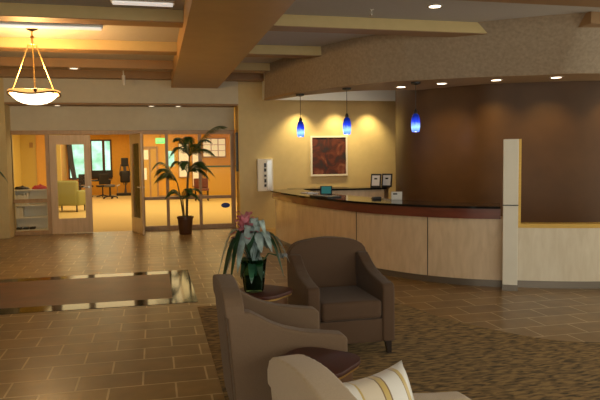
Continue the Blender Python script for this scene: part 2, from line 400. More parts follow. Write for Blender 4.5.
def door(name, label, x, y, rz):
    d = thing(name, label, 'door', (x, y, 0), rz); d['kind'] = 'structure'
    w = .86
    bb = B()
    bb.box(0, .14, -.022, .022, .01, 2.19); bb.box(w-.14, w, -.022, .022, .01, 2.19)
    bb.box(.14, w-.14, -.022, .022, .01, .34); bb.box(.14, w-.14, -.022, .022, 1.98, 2.19)
    bb.obj('door_leaf', 'doorwood', d)
    B().box(.14, w-.14, -.004, .004, .34, 1.98).obj('pane', 'glass', d)
    h = B()
    for s in (-1, 1):
        h.tube([(w-.06, s*.022, 1.03), (w-.06, s*.06, 1.03), (w-.17, s*.065, 1.03)], .011); h.lathe([(0, 0), (.026, 0), (.026, .008), (0, .008)], 16, mtx=Matrix.Translation((w-.06, s*.024, 1.03)) @ Matrix.Rotation(PI/2, 4, 'X'))
    h.obj('door_handle', 'steelbright', d, smooth=True)
    return d
door('door_1', 'closed maple door leaf with tall glass panel and steel lever', -2.23, YG, 0)
door('door_2', 'open maple door leaf with narrow glass panel swung into the lobby', -.50, YG-.06, R(-73))
tag(B().prism([(.105*math.cos(2*PI*i/24), .06*math.sin(2*PI*i/24)) for i in range(24)], 0, .003, mtx=Matrix.Translation((1.62, YG-.006, .53)) @ Matrix.Rotation(PI/2, 4, 'X')).obj('window_sticker', 'blue'), 'blue oval sticker on the low right glass pane', 'sticker')

# ------------------------------------------------------------------ room behind the glass
struct(B().box(-6, 5.5, YG+.1, 32, -.12, 0).obj('floor_far_room', 'beigecarpet'), 'pale tan carpet of the bright room beyond', 'floor')
struct(B().box(-6, 5.5, YG+.1, 32, 2.9, 3.0).obj('ceiling_far_room', 'yellow2'))
struct(B().box(-6, -3.16, 23, 23.15, 0, 2.9).obj('wall_far_left', 'yellow2'), 'pale yellow wall behind the glass', 'wall')
struct(B().box(-3.94, -3.61, 22.97, 23, 0, 2.9).obj('trim_6', 'orange'))
struct(B().box(-4.6, -4.45, YG+.12, 23, 0, 2.9).obj('wall_far_side', 'yellow2'))
struct(B().box(-4.15, -4.0, 23.15, 31, 0, 2.9).obj('wall_far_corner', 'orange'))
struct(B().box(-4.15, 5.5, 31, 31.15, 0, 2.9).obj('wall_far_end', 'orange'), 'bright orange wall at far end of the room', 'wall')
struct(B().box(-.9, 5.5, 27, 27.15, 0, 2.9).obj('wall_far_inner', 'orange'), 'orange wall behind the palm', 'wall')
struct(B().box(5.0, 5.15, YG+.12, 27, 0, 2.9).obj('wall_far_right', 'orange'))
struct(B().box(-.9, 5.0, 26.97, 27, 0, .12).obj('baseboard_far', 'framewood'))
def window(n, x0, x1, z0, z1, y, bars=()):
    w = bpy.data.objects.new('window_%d' % n, None); COL.objects.link(w); struct(w, 'far window showing pale green daylight', 'window')
    fb = B(); k = .07
    fb.box(x0-k, x1+k, y-.05, y, z1, z1+k); fb.box(x0-k, x1+k, y-.07, y, z0-k, z0)
    fb.box(x0-k, x0, y-.05, y, z0, z1); fb.box(x1, x1+k, y-.05, y, z0, z1)
    for b in bars: fb.box(b-.06, b+.06, y-.05, y, z0, z1)
    fb.obj('window_frame', 'bronzemetal', w)
    B().box(x0, x1, y-.02, y-.005, z0, z1).obj('pane', 'outdoor', w)
window(1, -3.85, -3.12, .84, 2.42, 31); window(2, -2.85, -2.02, .84, 2.56, 31, (-2.32,))
c = B()
for i in range(6): c.tube([(-3.93+i*.035, 30.85, 2.5), (-3.86+i*.035, 30.85, 1.6), (-3.72+i*.03, 30.85, .75)], .03, 6)
tag(c.obj('curtain', 'greyfab', smooth=True), 'dark curtain hanging at left of the far green window', 'curtain')
# glazed double door of bright room
dd = bpy.data.objects.new('door_3', None); COL.objects.link(dd); struct(dd, 'double door with bright panes in the orange wall', 'door')
k = B()
for a, b, z0, z1 in [(-.75, -.67, 0, 2.2), (.10, .18, 0, 2.2), (-.67, .10, 2.1, 2.2), (-.20, -.13, 0, 2.1)]: k.box(a, b, 26.92, 27, z0, z1)
k.obj('door_frame', 'framewood', dd)
B().box(-.67, -.20, 26.95, 26.99, 0, 2.1).obj('door_leaf', 'gold', dd); B().box(-.13, .10, 26.95, 26.99, 0, 2.1).obj('door_leaf', 'gold', dd)
B().box(-.60, -.22, 26.93, 26.95, 1.65, 2.05).obj('pane', 'curtain', dd)  # door panes glow in place of a bright reflection on the glass
B().box(-.60, -.50, 26.93, 26.95, .8, 1.3).obj('pane', 'curtain', dd); B().box(-.42, -.30, 26.93, 26.95, .8, 1.3).obj('pane', 'curtain', dd)
def light_window(n, x0, x1, z0, z1, bars, m='curtain', rows=1):
    w = bpy.data.objects.new('window_%d' % n, None); COL.objects.link(w); struct(w, 'bright shaded window in the orange wall', 'window')
    B().box(x0, x1, 26.94, 26.98, z0, z1).obj('pane', m, w)
    fb = B(); fb.box(x0-.04, x1+.04, 26.92, 27, z1, z1+.05); fb.box(x0-.04, x1+.04, 26.92, 27, z0-.05, z0)
    for b in [x0-.03, x1]+list(bars): fb.box(b, b+.03, 26.91, 27, z0, z1)
    for i in range(1, rows): fb.box(x0, x1, 26.91, 27, z0+(z1-z0)*i/rows-.01, z0+(z1-z0)*i/rows+.01)
    fb.obj('window_frame', 'framewood', w)
light_window(3, 1.05, 1.45, .9, 2.3, ()); light_window(4, 1.62, 2.0, .5, 1.9, ())
light_window(5, 2.08, 3.02, 1.75, 2.5, (2.4, 2.7), rows=3)
B_ = B().box(.5, .85, 26.93, 26.98, 1.35, 2.0).obj('wall_poster', 'outdoor'); tag(B_, 'green poster on the orange wall behind the palm', 'poster')  # poster is no lamp; it shares the windows' glow for added brightness
ex = thing('exit_sign', 'small lit green exit sign hanging beyond the glass', 'exit sign', (.28, 25.9, 2.40))
B().box(-.19, .19, -.03, .03, -.11, .11, .01).obj('sign_box', 'exit', ex)
B().tube([(0, 0, .1), (0, 0, .5)], .01).obj('hanger_rod', 'black', ex)
tcu = bpy.data.curves.new('exit_text', 'FONT'); tcu.body = 'EXIT'; tcu.size = .17; tcu.align_x = 'CENTER'; tcu.align_y = 'CENTER'; tcu.extrude = .002
to = bpy.data.objects.new('tmp_text', tcu); COL.objects.link(to)
bpy.context.view_layer.update()
me = bpy.data.meshes.new_from_object(to.evaluated_get(bpy.context.evaluated_depsgraph_get()))
bpy.data.objects.remove(to)
lt = bpy.data.objects.new('lettering', me); COL.objects.link(lt); lt.parent = ex; lt.location = (0, -.034, 0); lt.rotation_euler = (PI/2, 0, 0); me.materials.clear(); me.materials.append(M['white'])
t = B(); t.box(0, 1.5, 0, .5, .0, .08, .02).obj
t = thing('console_counter', 'orange wood counter against the far wall right of palm', 'counter', (2.2, 26.2, 0))
B().box(0, 1.2, 0, .6, .0, 1.3, .02).obj('body', 'gold', t); B().box(-.05, 1.25, -.05, .62, 1.3, 1.36, .01).obj('countertop', 'exit' if 0 else 'leafgreen', t)
t = thing('visitor_chair', 'dark red low chair in front of the bright far window', 'chair', (1.8, 24.6, 0))
B().box(-.28, .28, -.25, .25, .40, .5, .03).obj('seat', 'cherry', t); B().box(-.28, .28, .2, .27, .5, .88, .03).obj('backrest', 'cherry', t)
for sx in (-.24, .24):
    for sy in (-.21, .21): B().tube([(sx, sy, 0), (sx, sy, .41)], .018).obj('leg', 'darkwood', t)
tag(B().box(-.06, .06, 0, .02, -.09, .09, .01).obj('thermostat', 'framewood', loc=(-4.10, 22.98, 2.19)), 'small brown wall thermostat behind left glass pane', 'thermostat')
# bookshelf
bs = thing('bookshelf', 'low white open bookshelf behind the left glass pane', 'bookshelf', (-2.78, 15.2, 0))
for x in (-.37, .35): B().box(x, x+.02, 0, .3, 0, .97).obj('side_panel', 'white', bs)
for z in (.03, .32, .60, .95): B().box(-.37, .37, 0, .3, z, z+.03).obj('shelf', 'white', bs)
B().box(-.37, .37, .285, .3, .03, .95).obj('back_panel', 'white', bs)
for k, (z, x0, n, cols) in enumerate([(.63, -.33, 9, ['paper', 'white']), (.35, -.33, 4, ['white', 'paper'])]):
    x = x0
    for i in range(n):
        w = random.uniform(.02, .045); h = random.uniform(.2, .28)
        b = B().box(0, w, 0, .2, 0, h, .003, 1).obj('book', cols[i % 2], loc=(-2.78+x, 15.26, z))
        tag(b, 'pale book standing upright on %s shelf of white bookshelf' % ('the top' if k == 0 else 'the middle'), 'book', 'books in the low white bookshelf, ' + ('top' if k == 0 else 'middle') + ' shelf')
        x += w+.004
for i, x in enumerate((-.33, -.18, -.04)):
    b = B().box(0, .11, 0, .16, 0, .05, .01).obj('black_box', 'black', loc=(-2.78+x, 15.22, .06)); tag(b, 'small black box on the bottom shelf of white bookshelf', 'box', 'black boxes on the bottom shelf')
def lump(name, m, label, cat, loc, sx, sy, sz):
    bm = bmesh.new(); bmesh.ops.create_icosphere(bm, subdivisions=4, radius=1)
    for v in bm.verts:
        n = math.sin(v.co.x*5+1)*math.cos(v.co.y*7)*.12+math.sin(v.co.x*13+v.co.y*9)*.06
        v.co = Vector((v.co.x*sx, v.co.y*sy, max(0, v.co.z)*sz*(1+n*2)))
    b = B(); b.merge(bm); tag(b.obj(name, m, loc=loc, smooth=True), label, cat)
lump('folded_cloth', 'black', 'crumpled black cloth on top of the white bookshelf', 'cloth', (-2.98, 15.35, .98), .18, .12, .07)
lump('folded_cloth', 'red', 'crumpled red cloth on top of the white bookshelf', 'cloth', (-2.59, 15.35, .98), .17, .13, .09)
# office things
def armchair_simple(name, label, loc, rz, m):
    t = thing(name, label, 'armchair', loc, rz)
    B().box(-.42, .42, -.38, .38, .2, .46, .06, 3).obj('seat', m, t, smooth=True)
    B().box(-.42, .42, .2, .40, .2, 1.0, .09, 3).obj('backrest', m, t, smooth=True)
    for s in (-1, 1): B().box(s*.42-.07, s*.42+.07, -.36, .38, .2, .68, .06, 3).obj('arm', m, t, smooth=True)
    for sx in (-.38, .38):
        for sy in (-.32, .34): B().tube([(sx, sy, 0), (sx, sy, .22)], .025).obj('leg', 'darkwood', t)
armchair_simple('armchair', 'olive green upholstered armchair seen through the closed glass door', (-2.70, 21.2, 0), R(165), 'green_fab')
st = thing('office_stool', 'grey wheeled office chair on the far carpet', 'office chair', (-1.86, 27.6, 0))
B().lathe([(0, .5), (.2, .5), (.24, .54), (.22, .6), (0, .62)], 24).obj('seat', 'greyfab', st, smooth=True)
B().tube([(0, 0, .08), (0, 0, .52)], .03).obj('gas_post', 'black', st)
k = B()
for i in range(5): a = 2*PI*i/5; k.tube([(0, 0, .12), (.3*math.cos(a), .3*math.sin(a), .07)], .025)
k.obj('star_base', 'black', st)
for i in range(5):
    a = 2*PI*i/5; B().lathe([(0, -.02), (.03, -.02), (.03, .02), (0, .02)], 12, mtx=Matrix.Translation((.3*math.cos(a), .3*math.sin(a), .035)) @ Matrix.Rotation(PI/2, 4, 'X')).obj('caster', 'black', st)
dk = thing('office_desk', 'dark desk under the far green windows', 'desk', (-2.6, 29.8, 0))
B().box(-.75, .65, -.3, .3, .70, .74).obj('desktop', 'black', dk)
for x in (-.7, .6):
    for y in (-.26, .26): B().tube([(x, y, 0), (x, y, .7)], .025).obj('leg', 'black', dk)
def monitor(x, y, label):
    t = thing('computer_monitor', label, 'monitor', (x, y, .74))
    B().box(-.26, .26, -.02, .03, .12, .45, .01).obj('screen', 'black', t); B().tube([(0, .02, 0), (0, .02, .2)], .025).obj('stand', 'black', t); B().box(-.12, .12, -.08, .1, 0, .015).obj('base', 'black', t)
monitor(-2.5, 29.8, 'black monitor on the far desk, left of pair'); monitor(-2.12, 29.95, 'black monitor on the far desk, right of pair')
def swivel(loc, rz, label):
    t = thing('swivel_chair', label, 'office chair', loc, rz)
    B().box(-.24, .24, -.24, .24, .46, .54, .03).obj('seat', 'black', t); B().box(-.22, .22, .2, .26, .58, 1.05, .03).obj('backrest', 'black', t)
    B().tube([(0, 0, .08), (0, 0, .47)], .03).obj('gas_post', 'black', t)
    k = B()
    for i in range(5): a = 2*PI*i/5; k.tube([(0, 0, .1), (.28*math.cos(a), .28*math.sin(a), .04)], .025)
    k.obj('star_base', 'black', t)
swivel((-2.95, 28.9, 0), R(160), 'black swivel chair at the far desk, nearer the curtain'); swivel((-2.25, 28.9, 0), R(200), 'black swivel chair at the far desk, nearer the orange wall')
em = thing('exercise_machine', 'black upright exercise machine against the orange wall', 'exercise machine', (-1.32, 30.0, 0))
B().box(-.4, .35, -.3, .3, .0, .12, .02).obj('base', 'black', em)
B().tube([(0, 0, .1), (.02, 0, .9), (-.02, 0, 1.5)], .07).obj('mast', 'greyfab', em); B().box(-.16, .16, -.08, .08, 1.35, 1.75, .04).obj('console', 'black', em)
B().box(-.22, .22, -.15, .15, .6, 1.15, .08, 3).obj('flywheel_cover', 'black', em, smooth=True)
for s in (-1, 1): B().tube([(s*.05, 0, .5), (s*.24, -.1, 1.0), (s*.16, -.15, 1.45)], .022).obj('handlebar', 'greyfab', em)
B().tube([(-.35, 0, .1), (-.38, 0, .45), (-.25, 0, .5)], .03).obj('crank_arm', 'steelbright', em)

# ------------------------------------------------------------------ reception counter
CP = smoothpath([(4.02, 6.645), (3.66, 6.87), (3.30, 7.22), (3.02, 7.62), (2.76, 8.12), (2.55, 8.80), (2.36, 9.65), (2.24, 10.6), (2.17, 11.6), (2.22, 12.05)], 6)   # outer edge of top, front to back
CPr = CP[::-1]           # far to near: left side = counter interior (+x)
TOPW = .66
rc = thing('reception_counter', 'long curved maple reception desk with black granite top and cherry band', 'reception desk', (0, 0, 0))
def band(pth, o0, o1, z0, z1):
    a = offset(pth, o0); b = offset(pth, o1); return B().prism(a+b[::-1], z0, z1)
# offset of reversed path: left of travel direction (towards near) is +x side
band(CPr, .0, TOPW, .972, 1.0).obj('countertop', 'granite', rc, smooth=True, ang=30)
band(CPr, .04, .55, .845, .972).obj('cherry_band', 'cherry', rc, smooth=True, ang=30)
_p, _q = Vector(CPr[-2]), Vector(CPr[-1]); CPx = CPr+[tuple(_q+(_q-_p).normalized()*.045)]
body = band(CPx, .10, .42, .09, .845); body.obj('front_panel', 'maple', rc, smooth=True, ang=30)
band(CPx, .14, .40, 0, .09).obj('toe_kick', 'steel', rc, smooth=True, ang=30)
pj = offset(CPr, .097)
for q in [(3.36, 7.25), (2.88, 8.42)]:
    j = min(range(len(pj)), key=lambda i: (Vector(pj[i])-Vector(q)).length); x, y = pj[j]
    d = Vector(CPr[j+1])-Vector(CPr[j-1]); a = math.atan2(d.y, d.x)
    B().box(-.004, .004, -.002, .012, .09, .845, mtx=Matrix.Translation((x, y, 0)) @ Matrix.Rotation(a, 4, 'Z')).obj('panel_joint', 'black', rc)
# back worktop
bk = thing('back_counter', 'dark topped maple counter behind the reception desk', 'counter', (0, 0, 0))
B().prism([(2.62, 12.10), (3.54, 11.75), (4.55, 11.75), (4.66, 11.95), (4.84, 12.3), (2.68, 12.55)], .965, 1.0).obj('countertop', 'granite', bk)
B().prism([(2.68, 12.14), (3.54, 11.80), (4.52, 11.80), (4.62, 11.95), (4.80, 12.28), (2.72, 12.5)], 0, .965).obj('cabinet_body', 'maple', bk)
# column and half wall
co = thing('desk_end_column', 'square pale column standing at right end of reception desk', 'column', (4.125, 6.605, 0), R(-30))
B().box(-.085, .085, -.08, .03, .07, 1.015, .004, 1).obj('lower_shaft', 'colwhite', co); B().box(-.085, .085, -.08, .03, 1.025, 1.80, .004, 1).obj('upper_shaft', 'colwhite', co)
B().box(-.088, .088, -.083, .032, 1.015, 1.025).obj('dark_joint', 'black', co); B().box(-.088, .088, -.083, .032, 0, .07).obj('base_cover', 'steel', co)
B().box(.088, .118, -.03, .03, .785, 1.80).obj('gold_edge_trim', 'gold', co)
HW = smoothpath([(4.20, 6.70), (4.7, 6.47), (5.2, 6.32), (6.0, 6.18), (7.5, 6.1)], 5)
hw = thing('half_wall', 'low pale maple half wall with gold sill right of the column', 'half wall', (0, 0, 0))
B().prism(HW+offset(HW, .14)[::-1], .09, .735).obj('panel', 'maple2', hw, smooth=True, ang=30)
B().prism(offset(HW, .02)+offset(HW, .12)[::-1], 0, .09).obj('toe_kick', 'steel', hw, smooth=True, ang=30)
B().prism(offset(HW, -.015)+offset(HW, .16)[::-1], .735, .785).obj('sill', 'gold', hw, smooth=True, ang=30)

# counter items
def on(z): return z
t = thing('photo_frame', 'small black framed certificate on back counter, left of pair', 'picture frame', (4.37, 11.90, 1.0), R(-38), 'desk frames on the back counter')
mt = Matrix.Rotation(R(-12), 4, 'X')
B().box(-.11, .11, -.01, .01, 0, .28, .004, 1, mtx=mt).obj('frame', 'black', t); B().box(-.08, .08, -.013, -.009, .035, .245, mtx=mt).obj('print', 'paper', t)
B().box(-.03, .03, .0, .012, 0, .2, mtx=Matrix.Translation((0, .08, 0)) @ Matrix.Rotation(R(20), 4, 'X')).obj('stand', 'black', t)
dup(t, (4.62, 11.93, 1.0), R(-38), 'small black framed certificate on back counter, nearest the bronze wall')
t = thing('digital_display', 'small teal screen standing on the reception desk', 'screen', (2.93, 10.05, 1.0), R(-22))
# display stands on front counter
t.location = (2.78, 9.95, 1.0)
mt = Matrix.Rotation(R(-14), 4, 'X')
B().box(-.10, .10, -.012, .012, 0, .145, .005, mtx=mt).obj('casing', 'black', t); B().box(-.075, .085, -.015, -.011, .015, .135, mtx=mt).obj('screen', 'screen', t)
t = tag(B().box(-.10, .10, -.14, .14, 0, .012).obj('paper_stack', 'paper', loc=(2.62, 10.45, 1.0)), 'white papers lying left of the teal screen', 'papers'); t.rotation_euler = (0, 0, R(10))
t = tag(B().box(-.13, .13, -.26, .26, 0, .02, .004, 1).obj('writing_pad', 'black', loc=(2.60, 9.35, 1.0)), 'black writing pad lying in front of the teal screen', 'pad'); t.rotation_euler = (0, 0, R(18))
t = thing('card_holder', 'cream card holder box with black print at desk front', 'card holder', (3.36, 8.28, 1.0), R(-25))
B().box(-.075, .075, -.03, .03, 0, .115, .006).obj('box', 'paper', t); B().box(-.05, .01, -.032, -.029, .075, .095).obj('black_print', 'black', t); B().box(.03, .04, -.032, -.029, .085, .09).obj('black_print', 'black', t)
t = tag(B().box(-.06, .06, -.04, .04, 0, .035, .01).obj('stapler', 'black', loc=(3.14, 8.50, 1.0)), 'small black stapler on desk left of cream card holder', 'stapler')

# picture, cabinet, wall items
pf = thing('wall_picture', 'dark red abstract picture in a white frame on yellow wall', 'picture', (4.02, YW, 1.66))
k = B(); W_, H_ = .45, .47
k.box(-W_, -W_+.04, -.035, 0, -H_, H_); k.box(W_-.04, W_, -.035, 0, -H_, H_); k.box(-W_+.04, W_-.04, -.035, 0, H_-.04, H_); k.box(-W_+.04, W_-.04, -.035, 0, -H_, -H_+.04)
k.obj('frame', 'white', pf); B().box(-W_+.04, W_-.04, -.02, -.002, -H_+.04, H_-.04).obj('canvas', 'canvas', pf)
ca = thing('wall_cabinet', 'narrow white wall cabinet with dark vertical markings', 'wall cabinet', (2.48, YW, .87))
B().box(-.18, .18, -.10, 0, 0, .74, .01).obj('cabinet_body', 'white', ca)
B().box(.05, .15, -.108, -.10, .04, .70).obj('glazed_door', 'steelbright', ca)
for z, h in ((.55, .09), (.45, .07), (.33, .05), (.2, .08), (.1, .06)): B().box(-.03, .02, -.106, -.10, z, z+h).obj('dark_marking', 'black', ca)
B().box(.035, .045, -.109, -.10, .03, .71).obj('door_edge', 'chrome', ca)
tag(B().box(1.84, 1.885, YW+.03, YW+.25, 1.33, 2.22, .01).obj('wall_panel_box', 'black'), 'tall thin black box on the right side of the recess', 'wall box')
sp = thing('ceiling_speaker_tube', 'short white tube hanging from the rear beam', 'ceiling sensor', (-.56, 13.4, ZC))
B().tube([(0, 0, -.36), (0, 0, -.16)], .035, 16).obj('sensor_body', 'white', sp, smooth=True); B().tube([(0, 0, -.17), (0, 0, 0)], .012).obj('mount', 'white', sp)

# ------------------------------------------------------------------ lights fixtures
def spot(loc, e, col=(1, .72, .42), size=R(80), blend=.6, rad=.04, tgt=None):
    l = bpy.data.lights.new('spot_light', 'SPOT'); l.energy = e; l.color = col; l.spot_size = size; l.spot_blend = blend; l.shadow_soft_size = rad
    o = bpy.data.objects.new('spot_light', l); COL.objects.link(o); o.location = loc
    if tgt: o.rotation_euler = (Vector(tgt)-Vector(loc)).to_track_quat('-Z', 'Y').to_euler()
    return o
def area(loc, e, sx, sy, col, rot=(0, 0, 0)):
    l = bpy.data.lights.new('area_light', 'AREA'); l.shape = 'RECTANGLE'; l.size = sx; l.size_y = sy; l.energy = e; l.color = col
    o = bpy.data.objects.new('area_light', l); COL.objects.link(o); o.location = loc; o.rotation_euler = rot; return o
def point(loc, e, col, rad=.05):
    l = bpy.data.lights.new('point_light', 'POINT'); l.energy = e; l.color = col; l.shadow_soft_size = rad
    o = bpy.data.objects.new('point_light', l); COL.objects.link(o); o.location = loc; return o
def can(loc, label, group, m='downlight', r=.075):
    t = thing('recessed_downlight', label, 'recessed light', loc, 0, group)
    B().lathe([(r, 0), (r+.025, 0), (r+.025, -.008), (r, -.008), (r, 0)], 24).obj('trim_ring', 'chrome', t, smooth=True)
    B().lathe([(0, -.002), (r, -.002), (r, -.006), (0, -.006)], 24).obj('lamp_lens', m, t)
    return t
for i, ((x, y), lb) in enumerate(zip([(4.12, 9.95), (4.60, 9.40), (5.27, 8.87), (6.04, 8.45), (7.2, 8.2)], ['above the yellow wall end', 'second from the left pendant side', 'at the middle of the curved soffit', 'toward the right of the curved soffit', 'at the far right of the curved soffit'])):
    can((x, y, ZS-.002), 'round recessed downlight in the tan soffit, '+lb, 'downlights in the curved soffit', 'downlight' if i else 'downlight')
    spot((x, y, ZS-.02), 58 if i else 14, (1, .68, .20), R(105), 1., .04, (x+.10, y+.30, 1.6))
for i, (x, lb) in enumerate([(3.30, 'left'), (4.20, 'middle'), (5.0, 'right')]):
    can((x, 13.75, 2.96), 'recessed downlight under the white bulkhead washing yellow wall, '+lb, 'downlights under the white bulkhead')
    spot((x, 13.75, 2.93), 110, (1, .74, .32), R(96), .9, .05, (x-.1, 14.0, 0))
for (x, y, lb) in [(3.54, 7.43, 'near the curved fascia'), (-1.42, 12.5, 'left of the hanging white tube')]:
    can((x, y, ZC if x > 0 else ZB), 'recessed downlight overhead '+lb, 'ceiling downlights', 'downlight' if x > 0 else 'oldlight')
for (x, lb) in [(-2.0, 'left'), (-.02, 'middle'), (.57, 'right')]:
    spot((x, 14.30, 2.80), 30, (1, .72, .34), R(55), .9, .05, (x, 13.2, 0))
    can((x, 14.36, 2.82), 'small recessed downlight under the recess edge, '+lb, 'downlights under the recess edge', 'oldlight', .06)
sk = thing('fire_sprinkler', 'tiny silver sprinkler head under grey ceiling left of the downlight', 'sprinkler', (2.80, 7.75, ZC))
B().lathe([(0, 0), (.03, 0), (.03, -.008), (0, -.008)], 16).obj('escutcheon', 'chrome', sk, smooth=True); B().tube([(0, 0, 0), (0, 0, -.07)], .01).obj('nozzle', 'chrome', sk); B().lathe([(0, -.07), (.022, -.07), (.022, -.075), (0, -.075)], 12).obj('deflector', 'chrome', sk)
# linear ceiling lights
for (x0, x1, y, lb) in [(-4.6, -.60, 8.62, 'behind the second beam beside the hanging bowl lamp'), (-.45, .30, 7.85, 'at the very top above the left bay')]:
    t = thing('linear_ceiling_light', 'long white strip light fixed '+lb, 'ceiling light', ((x0+x1)/2, y, ZB))
    h = (x1-x0)/2
    B().box(-h, h, -.08, .08, -.02, .04, .006, 1).obj('housing', 'white', t); B().box(-h+.02, h-.02, -.065, .065, -.038, -.03).obj('diffuser', 'strip', t)
# move second strip to ceiling height
t.location.z = ZC
# bowl chandelier
bl = thing('bowl_chandelier', 'hanging alabaster bowl lamp with brass rods and wavy rim', 'ceiling lamp', (-1.64, 9.6, 0))
z0 = 2.575
prof = [(0, -.15), (.08, -.147), (.16, -.13), (.23, -.097), (.29, -.045), (.325, .0)]
B().lathe([(rr, z0+z) for rr, z in prof]+[(.315, z0)]+[(rr-.01, z0+z+.012) for rr, z in prof[::-1][1:-1]]+[(0, z0-.138)], 48).obj('glass_bowl', 'bowl', bl, smooth=True)
bm = bmesh.new(); n = 96; rows = []
for i in range(n):
    a = 2*PI*i/n; w = .022*math.cos(3*a+R(90)); rows.append([bm.verts.new((rr*math.cos(a), rr*math.sin(a), z0+z)) for rr, z in [(.338, .045+.2*w), (.352, .04+.2*w), (.338, -.0+w), (.325, .0+w)]])
for i in range(n):
    a, b = rows[i], rows[(i+1) % n]
    for k in range(4): bm.faces.new((a[k], b[k], b[(k+1) % 4], a[(k+1) % 4]))
bmesh.ops.recalc_face_normals(bm, faces=bm.faces); k = B(); k.merge(bm); k.obj('wavy_rim', 'amberrim', bl, smooth=True)
k = B()
pts = [(.349*math.cos(2*PI*i/96), .349*math.sin(2*PI*i/96), z0-.004+.022*math.cos(3*2*PI*i/96+R(90))) for i in range(97)]
k.tube(pts, .012, 8); k.obj('dark_rim_band', 'bronzemetal', bl, smooth=True)
for q in range(3):
    a = R(-90+120*q+12); B().tube([(.06*math.cos(a), .06*math.sin(a), 3.27), (.34*math.cos(a), .34*math.sin(a), z0+.03)], .009).obj('suspension_rod', 'brass', bl, smooth=True)
    B().lathe([(0, -.03), (.02, -.02), (.024, 0), (.02, .02), (0, .03)], 12, mtx=Matrix.Translation((.35*math.cos(a), .35*math.sin(a), z0+.02))).obj('rod_finial', 'bronzemetal', bl, smooth=True)
B().lathe([(0, 3.25), (.05, 3.255), (.075, 3.27), (.05, 3.285), (.012, 3.30), (.012, 3.36), (.03, 3.38), (.012, 3.40), (.012, 3.47), (.0, 3.47)], 20).obj('hub', 'brass', bl, smooth=True)
B().lathe([(0, 3.46), (.02, 3.46), (.08, 3.49), (.085, ZC), (0, ZC)], 24).obj('canopy', 'bronzemetal', bl, smooth=True)
point((-1.64, 9.6, 2.80), 105, (1, .58, .20), .15)
spot((-1.64, 9.6, 2.36), 30, (1, .75, .42), R(150), .9, .2, (-1.64, 9.6, 0))
# pendants
pd = thing('pendant_lamp', 'leftmost blue glass pendant lamp, hanging left of the picture', 'pendant lamp', (2.68, 11.3, ZS-.002), 0, 'blue pendant lamps over the desk')
B().lathe([(0, 0), (.075, 0), (.075, -.03), (.02, -.045), (0, -.045)], 24).obj('canopy', 'black', pd, smooth=True)
B().tube([(0, 0, -.04), (0, 0, -.44)], .005).obj('cord', 'black', pd)
B().lathe([(0, -.43), (.016, -.43), (.03, -.47), (.03, -.50), (0, -.50)], 16).obj('socket_cap', 'black', pd, smooth=True)
B().lathe([(.028, .15), (.05, .13), (.066, .07), (.072, 0), (.070, -.07), (.058, -.135), (.050, -.14), (.061, -.07), (.063, 0), (.057, .07), (.04, .12), (.026, .145)], 28).obj('glass_shade', 'pendant', pd, (0, 0, -.65), smooth=True)
B().lathe([(0, -.12), (.05, -.12), (.05, -.13), (0, -.13)], 16).obj('bulb', 'downlight', pd, (0, 0, -.65))
dup(pd, (3.25, 10.25, ZS-.002), 0, 'blue glass pendant lamp hanging above the picture top right corner, middle one')
dup(pd, (4.10, 9.30, ZS-.002), 0, 'blue glass pendant lamp in front of the bronze wall')
for p in [(2.68, 11.3), (3.25, 10.25), (4.10, 9.30)]: point((p[0], p[1], ZS-.86), 3, (.7, .75, 1), .03)

